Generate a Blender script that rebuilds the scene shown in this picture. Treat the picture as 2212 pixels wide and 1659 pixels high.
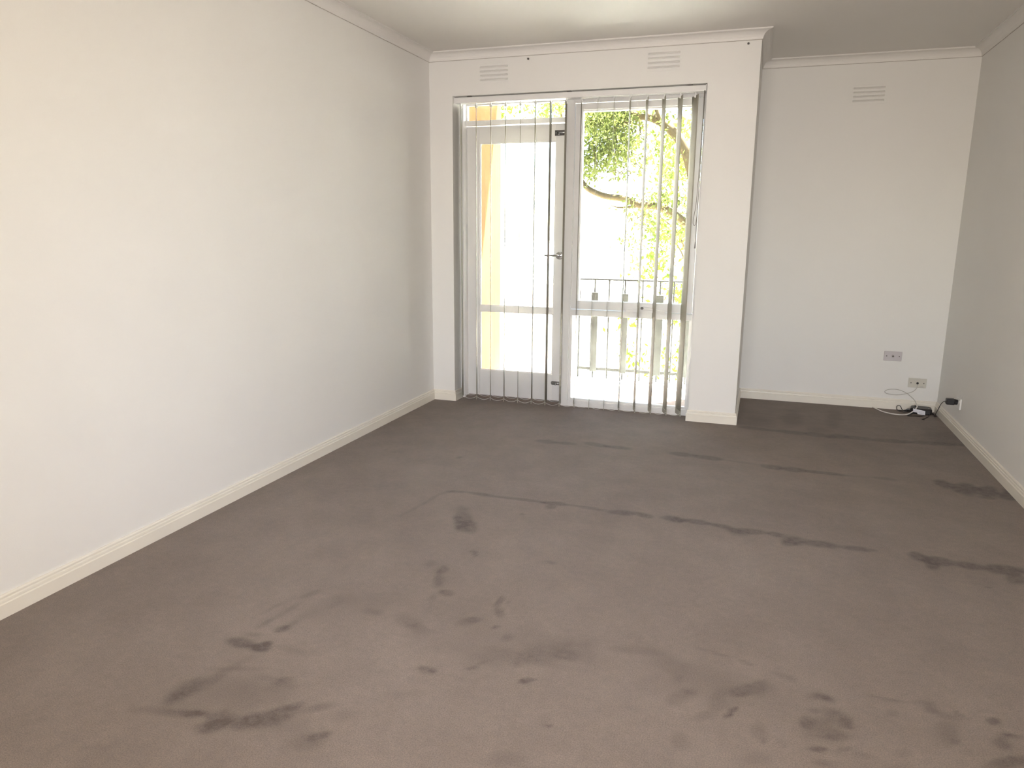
import bpy, bmesh, math, random
import numpy as np
from mathutils import Vector, Matrix

# ------------------------------------------------------------------ scene, camera, light
scene = bpy.context.scene
COL = scene.collection
for o in list(bpy.data.objects):
    bpy.data.objects.remove(o)

H = 2.55            # ceiling height
W = 3.702           # right wall
XC = 2.284          # outer corner between window wall and alcove
D = 0.907           # alcove depth
YB = -6.6           # rear wall
OX0, OX1, OZ = 0.180, 1.967, 2.253     # opening in the window wall

cam_d = bpy.data.cameras.new('camera')
cam = bpy.data.objects.new('camera', cam_d)
COL.objects.link(cam)
scene.camera = cam
CAM = Vector((2.3874, -5.1834, 1.3189))
yaw, pitch, roll = -0.3232, 0.2077, 0.0079
fw = Vector((math.sin(yaw) * math.cos(pitch), math.cos(yaw) * math.cos(pitch), -math.sin(pitch)))
rt = Vector((math.cos(yaw), -math.sin(yaw), 0))
up = rt.cross(fw)
r2 = rt * math.cos(roll) + up * math.sin(roll)
u2 = -rt * math.sin(roll) + up * math.cos(roll)
m = Matrix((r2, u2, -fw)).transposed().to_4x4()
m.translation = CAM
cam.matrix_world = m
cam_d.sensor_fit = 'HORIZONTAL'
cam_d.sensor_width = 36.0
cam_d.lens = 36.0 * 1587.76 / 2212.0
cam_d.clip_start = 0.02
cam_d.clip_end = 300

vs = scene.view_settings
vs.view_transform = 'Standard'
vs.look = 'None'
vs.exposure = 0.0
vs.gamma = 1.0
vs.use_curve_mapping = False
scene.cycles.sample_clamp_indirect = 0.0     # keep the full strength of the sunlit balcony's bounce

SUN_DIR = Vector((0.24, 0.27, 0.92)).normalized()      # towards the sun
world = bpy.data.worlds.new('sky')
scene.world = world
world.use_nodes = True
wn = world.node_tree.nodes
wl = world.node_tree.links
wn.clear()
sky = wn.new('ShaderNodeTexSky')
sky.sky_type = 'NISHITA'
sky.sun_disc = False
sky.sun_elevation = math.asin(SUN_DIR.z)
sky.sun_rotation = math.atan2(SUN_DIR.x, SUN_DIR.y)
sky.air_density = 1.0
sky.dust_density = 1.0
wbg = wn.new('ShaderNodeBackground')
wbg.inputs['Strength'].default_value = 1.6
wo = wn.new('ShaderNodeOutputWorld')
wl.new(sky.outputs[0], wbg.inputs[0])
wl.new(wbg.outputs[0], wo.inputs[0])


def light(name, kind, energy, color, loc, direction):
    d = bpy.data.lights.new(name, kind)
    d.energy = energy
    d.color = color
    o = bpy.data.objects.new(name, d)
    COL.objects.link(o)
    o.location = loc
    o.rotation_euler = Vector(direction).to_track_quat('-Z', 'Y').to_euler()
    return o


sun = light('sun', 'SUN', 185.0, (1.0, 0.97, 0.92), (4, 6, 12), -SUN_DIR)
sun.data.angle = math.radians(0.6)
# the camera's flash, beside the lens
flash = light('camera_flash', 'SPOT', 168.0, (0.86, 0.885, 1.0), CAM + Vector((0.0, 0.02, 0.07)), fw)
flash.data.spot_size = math.radians(82)
flash.data.spot_blend = 1.0
flash.data.shadow_soft_size = 0.02
# fill light added behind the camera to raise the room's ambient level
rear = light('rear_fill_light', 'AREA', 114.0, (1.0, 0.885, 0.765), (2.45, YB + 0.02, 1.45), (0, 1, -0.22))
rear.data.shape = 'RECTANGLE'
rear.data.size = 2.0
rear.data.size_y = 1.35

# ------------------------------------------------------------------ materials


class NT:
    def __init__(self, name):
        self.m = bpy.data.materials.new(name)
        self.m.use_nodes = True
        self.t = self.m.node_tree
        self.t.nodes.clear()
        self.out = self.t.nodes.new('ShaderNodeOutputMaterial')

    def n(self, kind, **kw):
        nd = self.t.nodes.new(kind)
        for k, v in kw.items():
            if k[0] == '_':
                setattr(nd, k[1:], v)
            else:
                nd.inputs[k.replace('__', ' ')].default_value = v
        return nd

    def l(self, a, b):
        self.t.links.new(a, b)

    def coords(self):
        return self.n('ShaderNodeTexCoord').outputs['Object']


def mat(name, col, rough=0.6, var=0.03, scale=8.0, bump=0.0, bscale=60.0, metal=0.0, trans=0.0, spec=0.5):
    """painted / plain surface with a little colour variation and fine relief"""
    k = NT(name)
    co = k.coords()
    no = k.n('ShaderNodeTexNoise', Scale=scale, Detail=4.0)
    k.l(co, no.inputs['Vector'])
    rp = k.n('ShaderNodeMapRange')
    rp.inputs['From Min'].default_value = 0.3
    rp.inputs['From Max'].default_value = 0.7
    rp.inputs['To Min'].default_value = 1.0 - var
    rp.inputs['To Max'].default_value = 1.0 + var
    k.l(no.outputs['Fac'], rp.inputs['Value'])
    hsv = k.n('ShaderNodeHueSaturation', Color=(*col, 1))
    k.l(rp.outputs[0], hsv.inputs['Value'])
    bs = k.n('ShaderNodeBsdfPrincipled', Roughness=rough, Metallic=metal)
    bs.inputs['Specular IOR Level'].default_value = spec
    k.l(hsv.outputs[0], bs.inputs['Base Color'])
    if bump:
        nb = k.n('ShaderNodeTexNoise', Scale=bscale, Detail=3.0)
        k.l(co, nb.inputs['Vector'])
        b = k.n('ShaderNodeBump', Strength=bump, Distance=0.002)
        k.l(nb.outputs['Fac'], b.inputs['Height'])
        k.l(b.outputs[0], bs.inputs['Normal'])
    if trans:
        tr = k.n('ShaderNodeBsdfTranslucent')
        k.l(hsv.outputs[0], tr.inputs['Color'])
        mx = k.n('ShaderNodeMixShader', Fac=trans)
        k.l(bs.outputs[0], mx.inputs[1])
        k.l(tr.outputs[0], mx.inputs[2])
        k.l(mx.outputs[0], k.out.inputs[0])
    else:
        k.l(bs.outputs[0], k.out.inputs[0])
    return k.m


def glass_mat(name, tint, refl=0.06):
    k = NT(name)
    tr = k.n('ShaderNodeBsdfTransparent', Color=(*tint, 1))
    gl = k.n('ShaderNodeBsdfGlossy', Roughness=0.03)
    fr = k.n('ShaderNodeFresnel', IOR=1.45)
    no = k.n('ShaderNodeTexNoise', Scale=3.0)
    k.l(k.coords(), no.inputs['Vector'])
    mu = k.n('ShaderNodeMath', _operation='MULTIPLY')
    k.l(fr.outputs[0], mu.inputs[0])
    ad = k.n('ShaderNodeMath', _operation='ADD')
    k.l(no.outputs['Fac'], ad.inputs[0])
    ad.inputs[1].default_value = 0.4
    k.l(ad.outputs[0], mu.inputs[1])
    mx = k.n('ShaderNodeMixShader')
    k.l(mu.outputs[0], mx.inputs[0])
    k.l(tr.outputs[0], mx.inputs[1])
    k.l(gl.outputs[0], mx.inputs[2])
    k.l(mx.outputs[0], k.out.inputs[0])
    return k.m


def carpet_mat():
    k = NT('carpet')
    co = k.coords()
    n1 = k.n('ShaderNodeTexNoise', Scale=1.6, Detail=5.0, Roughness=0.6)
    n2 = k.n('ShaderNodeTexNoise', Scale=260.0, Detail=3.0, Roughness=0.7)
    n3 = k.n('ShaderNodeTexNoise', Scale=38.0, Detail=4.0, Roughness=0.65)
    for n in (n1, n2, n3):
        k.l(co, n.inputs['Vector'])
    r1 = k.n('ShaderNodeValToRGB')
    r1.color_ramp.elements[0].position = 0.32
    r1.color_ramp.elements[0].color = (0.180, 0.140, 0.112, 1)
    r1.color_ramp.elements[1].position = 0.68
    r1.color_ramp.elements[1].color = (0.208, 0.165, 0.136, 1)
    k.l(n1.outputs['Fac'], r1.inputs[0])
    m2 = k.n('ShaderNodeMapRange')
    for a, b in (('From Min', .3), ('From Max', .7), ('To Min', .70), ('To Max', 1.34)):
        m2.inputs[a].default_value = b
    k.l(n2.outputs['Fac'], m2.inputs['Value'])
    m3 = k.n('ShaderNodeMapRange')
    for a, b in (('From Min', .3), ('From Max', .7), ('To Min', .93), ('To Max', 1.07)):
        m3.inputs[a].default_value = b
    k.l(n3.outputs['Fac'], m3.inputs['Value'])
    n4 = k.n('ShaderNodeTexNoise', Scale=6.5, Detail=5.0, Roughness=0.65)
    k.l(co, n4.inputs['Vector'])
    m4 = k.n('ShaderNodeMapRange')
    for a, b in (('From Min', .3), ('From Max', .7), ('To Min', .925), ('To Max', 1.07)):
        m4.inputs[a].default_value = b
    k.l(n4.outputs['Fac'], m4.inputs['Value'])
    m5 = k.n('ShaderNodeMath', _operation='MULTIPLY')
    mm = k.n('ShaderNodeMath', _operation='MULTIPLY')
    k.l(m2.outputs[0], mm.inputs[0])
    k.l(m3.outputs[0], m5.inputs[0])
    k.l(m4.outputs[0], m5.inputs[1])
    k.l(m5.outputs[0], mm.inputs[1])
    at = k.n('ShaderNodeAttribute', _attribute_name='stain')
    # ragged stain edges
    ms = k.n('ShaderNodeMath', _operation='MULTIPLY')
    e1 = k.n('ShaderNodeMapRange')
    for a, b in (('From Min', .3), ('From Max', .7), ('To Min', .45), ('To Max', 1.45)):
        e1.inputs[a].default_value = b
    k.l(n3.outputs['Fac'], e1.inputs['Value'])
    k.l(at.outputs['Fac'], ms.inputs[0])
    k.l(e1.outputs[0], ms.inputs[1])
    cl = k.n('ShaderNodeClamp')
    k.l(ms.outputs[0], cl.inputs[0])
    dk = k.n('ShaderNodeMix', _data_type='RGBA', _blend_type='MULTIPLY')
    k.l(cl.outputs[0], dk.inputs[0])
    k.l(r1.outputs[0], dk.inputs[6])
    dk.inputs[7].default_value = (0.42, 0.39, 0.38, 1)
    hs = k.n('ShaderNodeHueSaturation')
    k.l(dk.outputs[2], hs.inputs['Color'])
    k.l(mm.outputs[0], hs.inputs['Value'])
    bs = k.n('ShaderNodeBsdfPrincipled', Roughness=0.95)
    bs.inputs['Specular IOR Level'].default_value = 0.1
    bs.inputs['Sheen Weight'].default_value = 0.12
    bs.inputs['Sheen Roughness'].default_value = 0.6
    k.l(hs.outputs[0], bs.inputs['Base Color'])
    bp = k.n('ShaderNodeBump', Strength=0.55, Distance=0.004)
    k.l(n2.outputs['Fac'], bp.inputs['Height'])
    k.l(bp.outputs[0], bs.inputs['Normal'])
    k.l(bs.outputs[0], k.out.inputs[0])
    return k.m


M = dict(
    wall=mat('wall_paint', (0.80, 0.785, 0.755), 0.55, 0.012, 1.3, 0.10, 180, spec=0.25),
    ceil=mat('ceiling_paint', (0.80, 0.775, 0.735), 0.8, 0.012, 1.5, 0.15, 120, spec=0.2),
    trim=mat('trim_gloss_cream', (0.80, 0.755, 0.67), 0.35, 0.02, 5.0),
    cornice=mat('cornice_white', (0.80, 0.775, 0.745), 0.6, 0.012, 5.0, spec=0.3),
    joinery=mat('joinery_white_gloss', (0.78, 0.765, 0.75), 0.35, 0.02, 6.0),
    carpet=carpet_mat(),
    slat=mat('blind_fabric', (0.42, 0.395, 0.33), 0.8, 0.03, 30.0, 0.2, 300, trans=0.06, spec=0.2),
    plastic=mat('white_plastic', (0.80, 0.79, 0.77), 0.35, 0.01),
    rail=mat('headrail_enamel', (0.80, 0.785, 0.77), 0.35, 0.01),
    platelilac=mat('grey_plate_plastic', (0.56, 0.52, 0.53), 0.4, 0.02),
    platecream=mat('cream_plate_plastic', (0.60, 0.57, 0.50), 0.4, 0.02),
    black=mat('black_plastic', (0.012, 0.011, 0.013), 0.4, 0.1),
    darkmetal=mat('dark_metal', (0.12, 0.11, 0.10), 0.45, 0.1, metal=0.6),
    chrome=mat('chrome', (0.60, 0.60, 0.62), 0.18, 0.03, metal=1.0),
    cablewhite=mat('white_cable', (0.74, 0.70, 0.66), 0.45, 0.02),
    cablegrey=mat('grey_cable', (0.50, 0.47, 0.43), 0.45, 0.02),
    gap_shade=mat('gap_shade_paint', (0.43, 0.39, 0.35), 0.9, 0.25, 12.0),  # shade of the gap under the cornice, put into the colour
    paper=mat('paper_tag', (0.75, 0.75, 0.80), 0.7, 0.02),
    print=mat('grey_print', (0.38, 0.38, 0.42), 0.7, 0.02),
    cord=mat('grey_cord', (0.22, 0.20, 0.17), 0.6, 0.05),
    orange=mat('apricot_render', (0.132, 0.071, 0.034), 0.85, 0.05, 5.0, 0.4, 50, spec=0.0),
    render=mat('outside_render', (0.62, 0.56, 0.48), 0.85, 0.04, 4.0, 0.3, 50),
    concrete=mat('pale_concrete', (0.82, 0.81, 0.78), 0.85, 0.06, 5.0, 0.3, 60),
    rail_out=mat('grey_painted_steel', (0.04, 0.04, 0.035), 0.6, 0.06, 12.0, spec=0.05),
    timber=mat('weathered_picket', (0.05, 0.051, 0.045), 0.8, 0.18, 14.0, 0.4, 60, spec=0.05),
    bark=mat('bark', (0.095, 0.070, 0.036), 0.9, 0.25, 9.0, 0.8, 40, spec=0.05),
    leaf=mat('leaf_green', (0.090, 0.105, 0.026), 0.6, 0.25, 1.2, trans=0.5, spec=0.1),
    leaf2=mat('leaf_bright_green', (0.09, 0.125, 0.017), 0.6, 0.25, 1.2, trans=0.5, spec=0.1),
    ground=mat('pale_ground', (0.50, 0.50, 0.44), 0.9, 0.10, 0.6),
    glass=glass_mat('window_glass', (0.96, 0.97, 0.96)),
)

# ------------------------------------------------------------------ mesh helpers


class MB:
    def __init__(self):
        self.v = []
        self.f = []

    def box(self, x0, x1, y0, y1, z0, z1):
        b = len(self.v)
        self.v += [(x0, y0, z0), (x1, y0, z0), (x1, y1, z0), (x0, y1, z0),
                   (x0, y0, z1), (x1, y0, z1), (x1, y1, z1), (x0, y1, z1)]
        self.f += [tuple(b + i for i in q) for q in
                   ((0, 3, 2, 1), (4, 5, 6, 7), (0, 1, 5, 4), (1, 2, 6, 5), (2, 3, 7, 6), (3, 0, 4, 7))]
        return self

    def tube(self, pts, rad, n=8):
        pts = [Vector(p) for p in pts]
        if not hasattr(rad, '__len__'):
            rad = [rad] * len(pts)
        b = len(self.v)
        t = (pts[1] - pts[0]).normalized()
        a = Vector((0, 0, 1)) if abs(t.z) < 0.9 else Vector((1, 0, 0))
        u = t.cross(a).normalized()
        for i, p in enumerate(pts):
            if i == 0:
                t = pts[1] - pts[0]
            elif i == len(pts) - 1:
                t = pts[-1] - pts[-2]
            else:
                t = pts[i + 1] - pts[i - 1]
            t.normalize()
            u = (u - t * u.dot(t)).normalized()
            w = t.cross(u)
            for k in range(n):
                an = 2 * math.pi * k / n
                self.v.append(tuple(p + (u * math.cos(an) + w * math.sin(an)) * rad[i]))
        for i in range(len(pts) - 1):
            for k in range(n):
                k2 = (k + 1) % n
                self.f.append((b + i * n + k, b + i * n + k2, b + (i + 1) * n + k2, b + (i + 1) * n + k))
        self.f.append(tuple(b + k for k in reversed(range(n))))
        e = b + (len(pts) - 1) * n
        self.f.append(tuple(e + k for k in range(n)))
        return self

    def prism(self, prof, axis, a, b):
        """extrude a 2-D profile along axis 0/1/2"""
        s = len(self.v)
        n = len(prof)
        for t in (a, b):
            for p in prof:
                q = list(p)
                q.insert(axis, t)
                self.v.append(tuple(q))
        for i in range(n):
            j = (i + 1) % n
            self.f.append((s + i, s + j, s + n + j, s + n + i))
        self.f.append(tuple(s + i for i in reversed(range(n))))
        self.f.append(tuple(s + n + i for i in range(n)))
        return self

    def build(self, name, m, parent=None, bevel=0.0, smooth=False, origin=None, seg=2):
        me = bpy.data.meshes.new(name)
        ve = self.v
        if origin is None and parent is not None:
            origin = parent.matrix_world.translation if parent.type != 'EMPTY' else parent.location
            origin = WORLD.get(parent.name, Vector(origin))
        og = Vector(origin) if origin is not None else Vector((0, 0, 0))
        me.from_pydata([tuple(Vector(q) - og) for q in ve], [], self.f)
        bm = bmesh.new()
        bm.from_mesh(me)
        bmesh.ops.recalc_face_normals(bm, faces=bm.faces[:])
        bm.to_mesh(me)
        bm.free()
        if smooth:
            for p in me.polygons:
                p.use_smooth = True
        o = bpy.data.objects.new(name, me)
        COL.objects.link(o)
        me.materials.append(m)
        if parent is not None:
            o.parent = parent
        else:
            o.location = og
        WORLD[o.name] = og.copy()
        if bevel:
            bv = o.modifiers.new('bevel', 'BEVEL')
            bv.width = bevel
            bv.segments = seg
            bv.limit_method = 'ANGLE'
            bv.angle_limit = math.radians(40)
        return o


WORLD = {}      # world origin of each object's frame (no parent is rotated)


def thing(name, loc, label=None, cat=None, group=None, kind=None):
    o = bpy.data.objects.new(name, None)
    COL.objects.link(o)
    o.location = loc
    o.empty_display_size = 0.05
    WORLD[o.name] = Vector(loc)
    tag(o, label, cat, group, kind)
    return o


def tag(o, label=None, cat=None, group=None, kind=None):
    for k, v in (('label', label), ('category', cat), ('group', group), ('kind', kind)):
        if v:
            o[k] = v
    return o


def smooth_path(pts, n=8):
    """Catmull-Rom through the points"""
    P = [Vector(p) for p in pts]
    P = [P[0] * 2 - P[1]] + P + [P[-1] * 2 - P[-2]]
    out = []
    for i in range(1, len(P) - 2):
        for k in range(n):
            t = k / n
            a, b, c, d = P[i - 1:i + 3]
            out.append(0.5 * ((2 * b) + (c - a) * t + (2 * a - 5 * b + 4 * c - d) * t * t + (3 * b - a - 3 * c + d) * t ** 3))
    out.append(P[-2])
    return out


def sweep(name, path, i, prof, m, label):
    """segment i of a moulding that runs along path (room on its right), mitred at both ends"""
    def nrm(k):
        d = (Vector(path[k + 1]) - Vector(path[k])).normalized()
        return Vector((d.y, -d.x))

    def off(k):
        ns = []
        if k > 0:
            ns.append(nrm(k - 1))
        if k < len(path) - 1:
            ns.append(nrm(k))
        if len(ns) == 1:
            return ns[0]
        s = ns[0] + ns[1]
        return s / (1 + ns[0].dot(ns[1]))
    b = MB()
    n = len(prof)
    for k in (i, i + 1):
        o = off(k)
        for d, z in prof:
            b.v.append((path[k][0] + o.x * d, path[k][1] + o.y * d, z))
    for a in range(n):
        c = (a + 1) % n
        b.f.append((a, c, n + c, n + a))
    b.f.append(tuple(reversed(range(n))))
    b.f.append(tuple(range(n, 2 * n)))
    return tag(b.build(name, m), label, kind='structure')


def gap_shade_line(parent, path, i, prof, m):
    o = sweep('gap_shade_line', path, i, prof, m, None)
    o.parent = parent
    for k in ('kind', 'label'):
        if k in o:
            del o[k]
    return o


def struct(name, b, m, label, **kw):
    return tag(b.build(name, m, **kw), label, kind='structure')

# ------------------------------------------------------------------ room shell
random.seed(7)
# carpet: fine grid that carries the stain mask
STAINS = [
 (0.994,-1.883,0.059,0.013,0.006,-0.016,0.55,0.4),
 (1.127,-1.878,0.094,-0.006,0.006,-0.019,0.55,0.4),
 (1.326,-1.879,0.124,0.004,0.005,-0.018,0.55,0.4),
 (1.513,-1.875,0.063,0.007,0.006,-0.024,0.6,0.4),
 (1.5,-1.926,0.025,0.009,0.008,-0.029,0.55,0.5),
 (1.667,-1.876,0.108,-0.007,0.003,-0.015,0.45,0.4),
 (1.84,-1.886,0.076,0.013,0.005,-0.029,0.65,0.4),
 (1.942,-1.881,0.042,-0.008,0.002,-0.029,0.65,0.4),
 (2.084,-1.878,0.059,0,0.002,-0.035,0.65,0.4),
 (2.187,-1.879,0.061,-0.002,0.001,-0.034,0.65,0.4),
 (2.296,-1.892,0.065,-0.013,0,-0.022,0.65,0.4),
 (2.098,-1.891,0.037,0.004,0.003,-0.034,0.4,0.5),
 (2.418,-1.913,0.092,0.015,0,-0.033,0.6,0.4),
 (2.53,-1.908,0.037,-0.011,-0.003,-0.032,0.6,0.4),
 (2.384,-1.947,0.039,0.008,0,-0.032,0.3,0.5),
 (2.601,-1.954,0.05,0,-0.003,-0.042,0.65,0.4),
 (2.714,-1.952,0.077,0.002,-0.004,-0.036,0.65,0.4),
 (2.851,-1.95,0.075,-0.001,-0.004,-0.026,0.65,0.4),
 (2.586,-1.985,0.027,0.009,-0.001,-0.036,0.5,0.5),
 (3.087,-1.946,0.035,-0.024,-0.013,-0.044,0.75,0.4),
 (3.166,-1.969,0.056,-0.003,-0.011,-0.044,0.75,0.4),
 (3.272,-1.976,0.063,-0.005,-0.011,-0.039,0.75,0.4),
 (3.396,-1.973,0.074,0.007,-0.014,-0.048,0.75,0.4),
 (3.13,-2.024,0.026,-0.003,-0.011,-0.043,0.6,0.5),
 (3.415,-2.042,0.034,-0.015,-0.02,-0.055,0.6,0.5),
 (2.607,-1.91,0.111,-0.026,-0.002,-0.016,0.3,0.5),
 (0.886,-2.178,0.018,0.094,0.01,-0.013,0.28,0.8),
 (0.911,-2.022,0.011,0.09,0.01,-0.014,0.28,0.8),
 (0.938,-1.921,0.024,0.033,0.009,-0.018,0.28,0.8),
 (1.17,-0.854,0.073,0,0.01,-0.04,0.45,0.4),
 (1.29,-0.849,0.071,0.006,0.007,-0.03,0.45,0.4),
 (1.483,-0.81,0.08,-0.015,0.007,-0.04,0.5,0.4),
 (1.631,-0.826,0.091,-0.003,0.005,-0.03,0.5,0.4),
 (2.018,-0.837,0.08,-0.005,0.003,-0.038,0.55,0.4),
 (2.168,-0.85,0.091,-0.01,0.001,-0.038,0.55,0.4),
 (2.352,-0.873,0.114,-0.014,0,-0.018,0.25,0.4),
 (2.528,-0.904,0.062,-0.009,-0.002,-0.045,0.6,0.4),
 (2.642,-0.911,0.071,0.001,-0.003,-0.044,0.6,0.4),
 (2.805,-0.916,0.111,-0.006,-0.003,-0.026,0.6,0.4),
 (3.104,-0.907,0.066,-0.004,-0.004,-0.026,0.4,0.4),
 (2.982,-0.914,0.086,0.008,-0.002,-0.017,0.2,0.4),
 (3.397,-0.9,0.045,-0.034,-0.018,-0.066,0.75,0.4),
 (3.486,-0.941,0.059,-0.013,-0.026,-0.098,0.75,0.4),
 (3.588,-0.955,0.06,-0.004,-0.027,-0.097,0.75,0.4),
 (3.675,-0.978,0.043,-0.023,-0.028,-0.086,0.75,0.4),
 (2.442,-0.062,0.139,-0.011,-0.001,-0.038,0.5,0.4),
 (2.656,-0.076,0.099,-0.005,-0.003,-0.05,0.5,0.4),
 (2.8,-0.084,0.068,-0.004,-0.005,-0.061,0.5,0.4),
 (2.928,-0.078,0.082,0.01,-0.006,-0.061,0.5,0.4),
 (3.081,-0.074,0.093,-0.005,-0.006,-0.048,0.5,0.4),
 (3.259,-0.072,0.106,0.008,-0.008,-0.048,0.5,0.4),
 (3.523,-0.042,0.179,0.025,-0.01,-0.047,0.5,0.4),
 (2.897,-0.107,0.04,0.015,-0.004,-0.048,0.4,0.5),
 (2.448,0.13,0.124,0.046,0.001,-0.162,0.25,0.9),
 (2.668,0.308,0.076,0.028,-0.007,-0.227,0.35,0.9),
 (2.953,0.413,0.057,0.021,-0.021,-0.261,0.3,0.9),
 (2.836,0.039,0.087,-0.001,-0.006,-0.077,0.3,0.9),
 (3.606,0.141,0.161,-0.002,-0.05,-0.228,0.4,0.9),
 (1.154,-2.205,0.041,0.014,0.051,-0.124,0.55,0.5),
 (1.211,-2.288,0.05,-0.003,0.023,-0.069,0.6,0.4),
 (1.155,-2.263,0.02,0.007,0.042,-0.1,0.4,0.5),
 (0.78,-1.346,0.013,0.017,0.01,-0.02,0.5,0.5),
 (1.398,-2.063,0.012,0.004,0.004,-0.014,0.45,0.5),
 (1.335,-2.523,0.021,-0.001,0.004,-0.013,0.5,0.5),
 (1.35,-2.546,0.009,0.003,0.008,-0.021,0.5,0.5),
 (1.665,-2.513,0.022,-0.005,0.003,-0.016,0.5,0.5),
 (1.641,-2.512,0.021,0.008,0.004,-0.012,0.2,0.9),
 (1.212,-2.687,0.026,0.023,0.018,-0.033,0.35,0.8),
 (1.279,-2.724,0.013,0.022,0.019,-0.029,0.5,0.5),
 (1.299,-2.8,0.02,0.007,0.028,-0.063,0.5,0.6),
 (1.364,-2.886,0.031,0.005,0.009,-0.023,0.6,0.6),
 (1.335,-2.933,0.007,0.021,0.012,-0.015,0.3,0.8),
 (1.355,-2.997,0.009,0,0.017,-0.049,0.2,0.9),
 (1.575,-2.877,0.012,-0.008,0,-0.047,0.5,0.5),
 (1.579,-2.926,0.011,0.004,0.013,-0.037,0.45,0.5),
 (1.602,-2.952,0.015,0.005,0.013,-0.036,0.55,0.6),
 (1.606,-2.874,0.011,-0.007,0.001,-0.015,0.3,0.5),
 (1.621,-3.052,0.012,0.009,0.005,-0.011,0.55,0.5),
 (1.546,-3.031,0.007,-0.009,-0.009,-0.023,0.2,0.5),
 (0.95,-3.298,0.016,0.019,0.015,-0.016,0.8,0.5),
 (0.962,-3.259,0.013,0.034,0.013,-0.013,0.35,0.9),
 (0.876,-3.416,0.06,0.01,0.018,-0.025,0.75,0.35),
 (0.954,-3.415,0.022,0.017,0.019,-0.021,0.9,0.4),
 (0.957,-3.394,0.015,0.012,0.013,-0.015,0.7,0.5),
 (0.937,-3.426,0.045,0,0.011,-0.018,0.5,0.5),
 (1.07,-3.394,0.067,0,0.009,-0.016,0.2,0.9),
 (0.881,-3.365,0.029,0.01,0.009,-0.012,0.3,0.9),
 (0.833,-3.189,0.011,0.046,0.008,-0.007,0.3,0.8),
 (0.874,-3.283,0.009,0.036,0.012,-0.01,0.35,0.8),
 (0.894,-3.194,0.014,0.073,0.012,-0.01,0.3,0.8),
 (0.9,-3.061,0.02,0.037,0.012,-0.013,0.35,0.8),
 (0.999,-3.123,0.038,0.102,0.032,-0.033,0.22,0.8),
 (0.928,-3.588,0.029,0.122,0.02,-0.014,0.35,0.9),
 (0.887,-3.674,0.005,0.055,0.028,-0.017,0.45,0.9),
 (0.893,-3.718,0.019,0.03,0.038,-0.029,0.4,0.9),
 (1.028,-3.648,0.176,0.061,0.065,-0.08,0.3,0.9),
 (0.964,-3.76,0.083,0.022,0.014,-0.016,0.6,0.8),
 (0.985,-3.757,0.023,0.017,0.015,-0.014,0.5,0.8),
 (1.077,-3.746,0.063,0.006,0.022,-0.033,0.6,0.8),
 (1.174,-3.716,0.06,0.038,0.028,-0.031,0.65,0.8),
 (1.067,-3.789,0.028,0.02,0.018,-0.017,0.6,0.8),
 (1.216,-3.649,0.035,0.034,0.01,-0.011,0.55,0.8),
 (1.299,-3.615,0.035,0.025,0.011,-0.013,0.4,0.9),
 (0.883,-3.776,0.073,0.025,0.015,-0.016,0.35,0.9),
 (1.145,-3.736,0.13,0.045,0.031,-0.04,0.35,0.9),
 (1.099,-3.552,0.081,-0.003,0.01,-0.02,0.3,0.9),
 (1.13,-3.537,0.018,0.006,0.008,-0.012,0.35,0.8),
 (1.366,-3.719,0.022,0.021,0.01,-0.011,0.6,0.8),
 (1.351,-3.749,0.038,0.026,0.022,-0.026,0.35,0.9),
 (1.379,-3.624,0.03,0.021,0.019,-0.024,0.25,0.9),
 (0.97,-3.535,0.08,0.028,0.01,-0.012,0.25,0.9),
 (0.845,-3.947,0.034,0.012,0.009,-0.008,0.2,0.9),
 (1.342,-3.119,0.071,-0.008,0.015,-0.044,0.35,0.9),
 (1.384,-3.151,0.054,-0.013,0.01,-0.037,0.3,0.9),
 (1.18,-3.1,0.032,0.001,0.009,-0.02,0.35,0.9),
 (1.106,-3.05,0.094,0.033,0.034,-0.059,0.15,0.9),
 (1.523,-3.039,0.033,0.026,0.011,-0.022,0.4,0.8),
 (1.528,-3.031,0.015,0.005,0.006,-0.014,0.3,0.5),
 (1.68,-3.102,0.017,0.006,0.008,-0.024,0.35,0.9),
 (1.723,-3.206,0.086,0.016,0.014,-0.049,0.3,0.9),
 (1.826,-3.142,0.084,0.029,0.016,-0.055,0.35,0.9),
 (1.906,-3.1,0.056,0.02,0.016,-0.064,0.25,0.9),
 (1.755,-3.235,0.015,-0.004,0.003,-0.024,0.3,0.5),
 (1.507,-3.35,0.03,0.002,0.006,-0.018,0.6,0.6),
 (1.529,-3.357,0.016,-0.007,0.001,-0.011,0.4,0.5),
 (1.634,-3.298,0.014,0.01,0.004,-0.009,0.45,0.7),
 (1.651,-3.263,0.015,0.015,0.005,-0.008,0.3,0.8),
 (1.805,-3.306,0.019,0.01,0.006,-0.015,0.75,0.5),
 (1.825,-3.291,0.015,-0.003,0.001,-0.009,0.5,0.5),
 (1.93,-3.483,0.012,-0.002,0,-0.009,0.6,0.7),
 (1.913,-3.469,0.017,0.006,0.008,-0.026,0.2,0.9),
 (1.669,-3.141,0.299,0.054,0.031,-0.104,0.15,0.95),
 (1.48,-3.49,0.05,0.018,0.012,-0.023,0.15,0.9),
 (1.905,-3.55,0.069,0.024,0.016,-0.051,0.15,0.9),
 (1.858,-3.64,0.056,0.019,0.008,-0.024,0.25,0.9),
 (2.089,-3.036,0.086,0.016,0.003,-0.027,0.3,0.9),
 (2.212,-3.088,0.082,-0.025,-0.004,-0.05,0.25,0.9),
 (2.255,-3.231,0.033,0.035,0.009,-0.027,0.35,0.9),
 (2.197,-3.193,0.078,0.027,0.007,-0.057,0.2,0.9),
 (2.338,-3.119,0.118,-0.016,-0.006,-0.073,0.2,0.9),
 (2.357,-2.97,0.055,-0.007,-0.001,-0.008,0.35,0.7),
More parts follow.
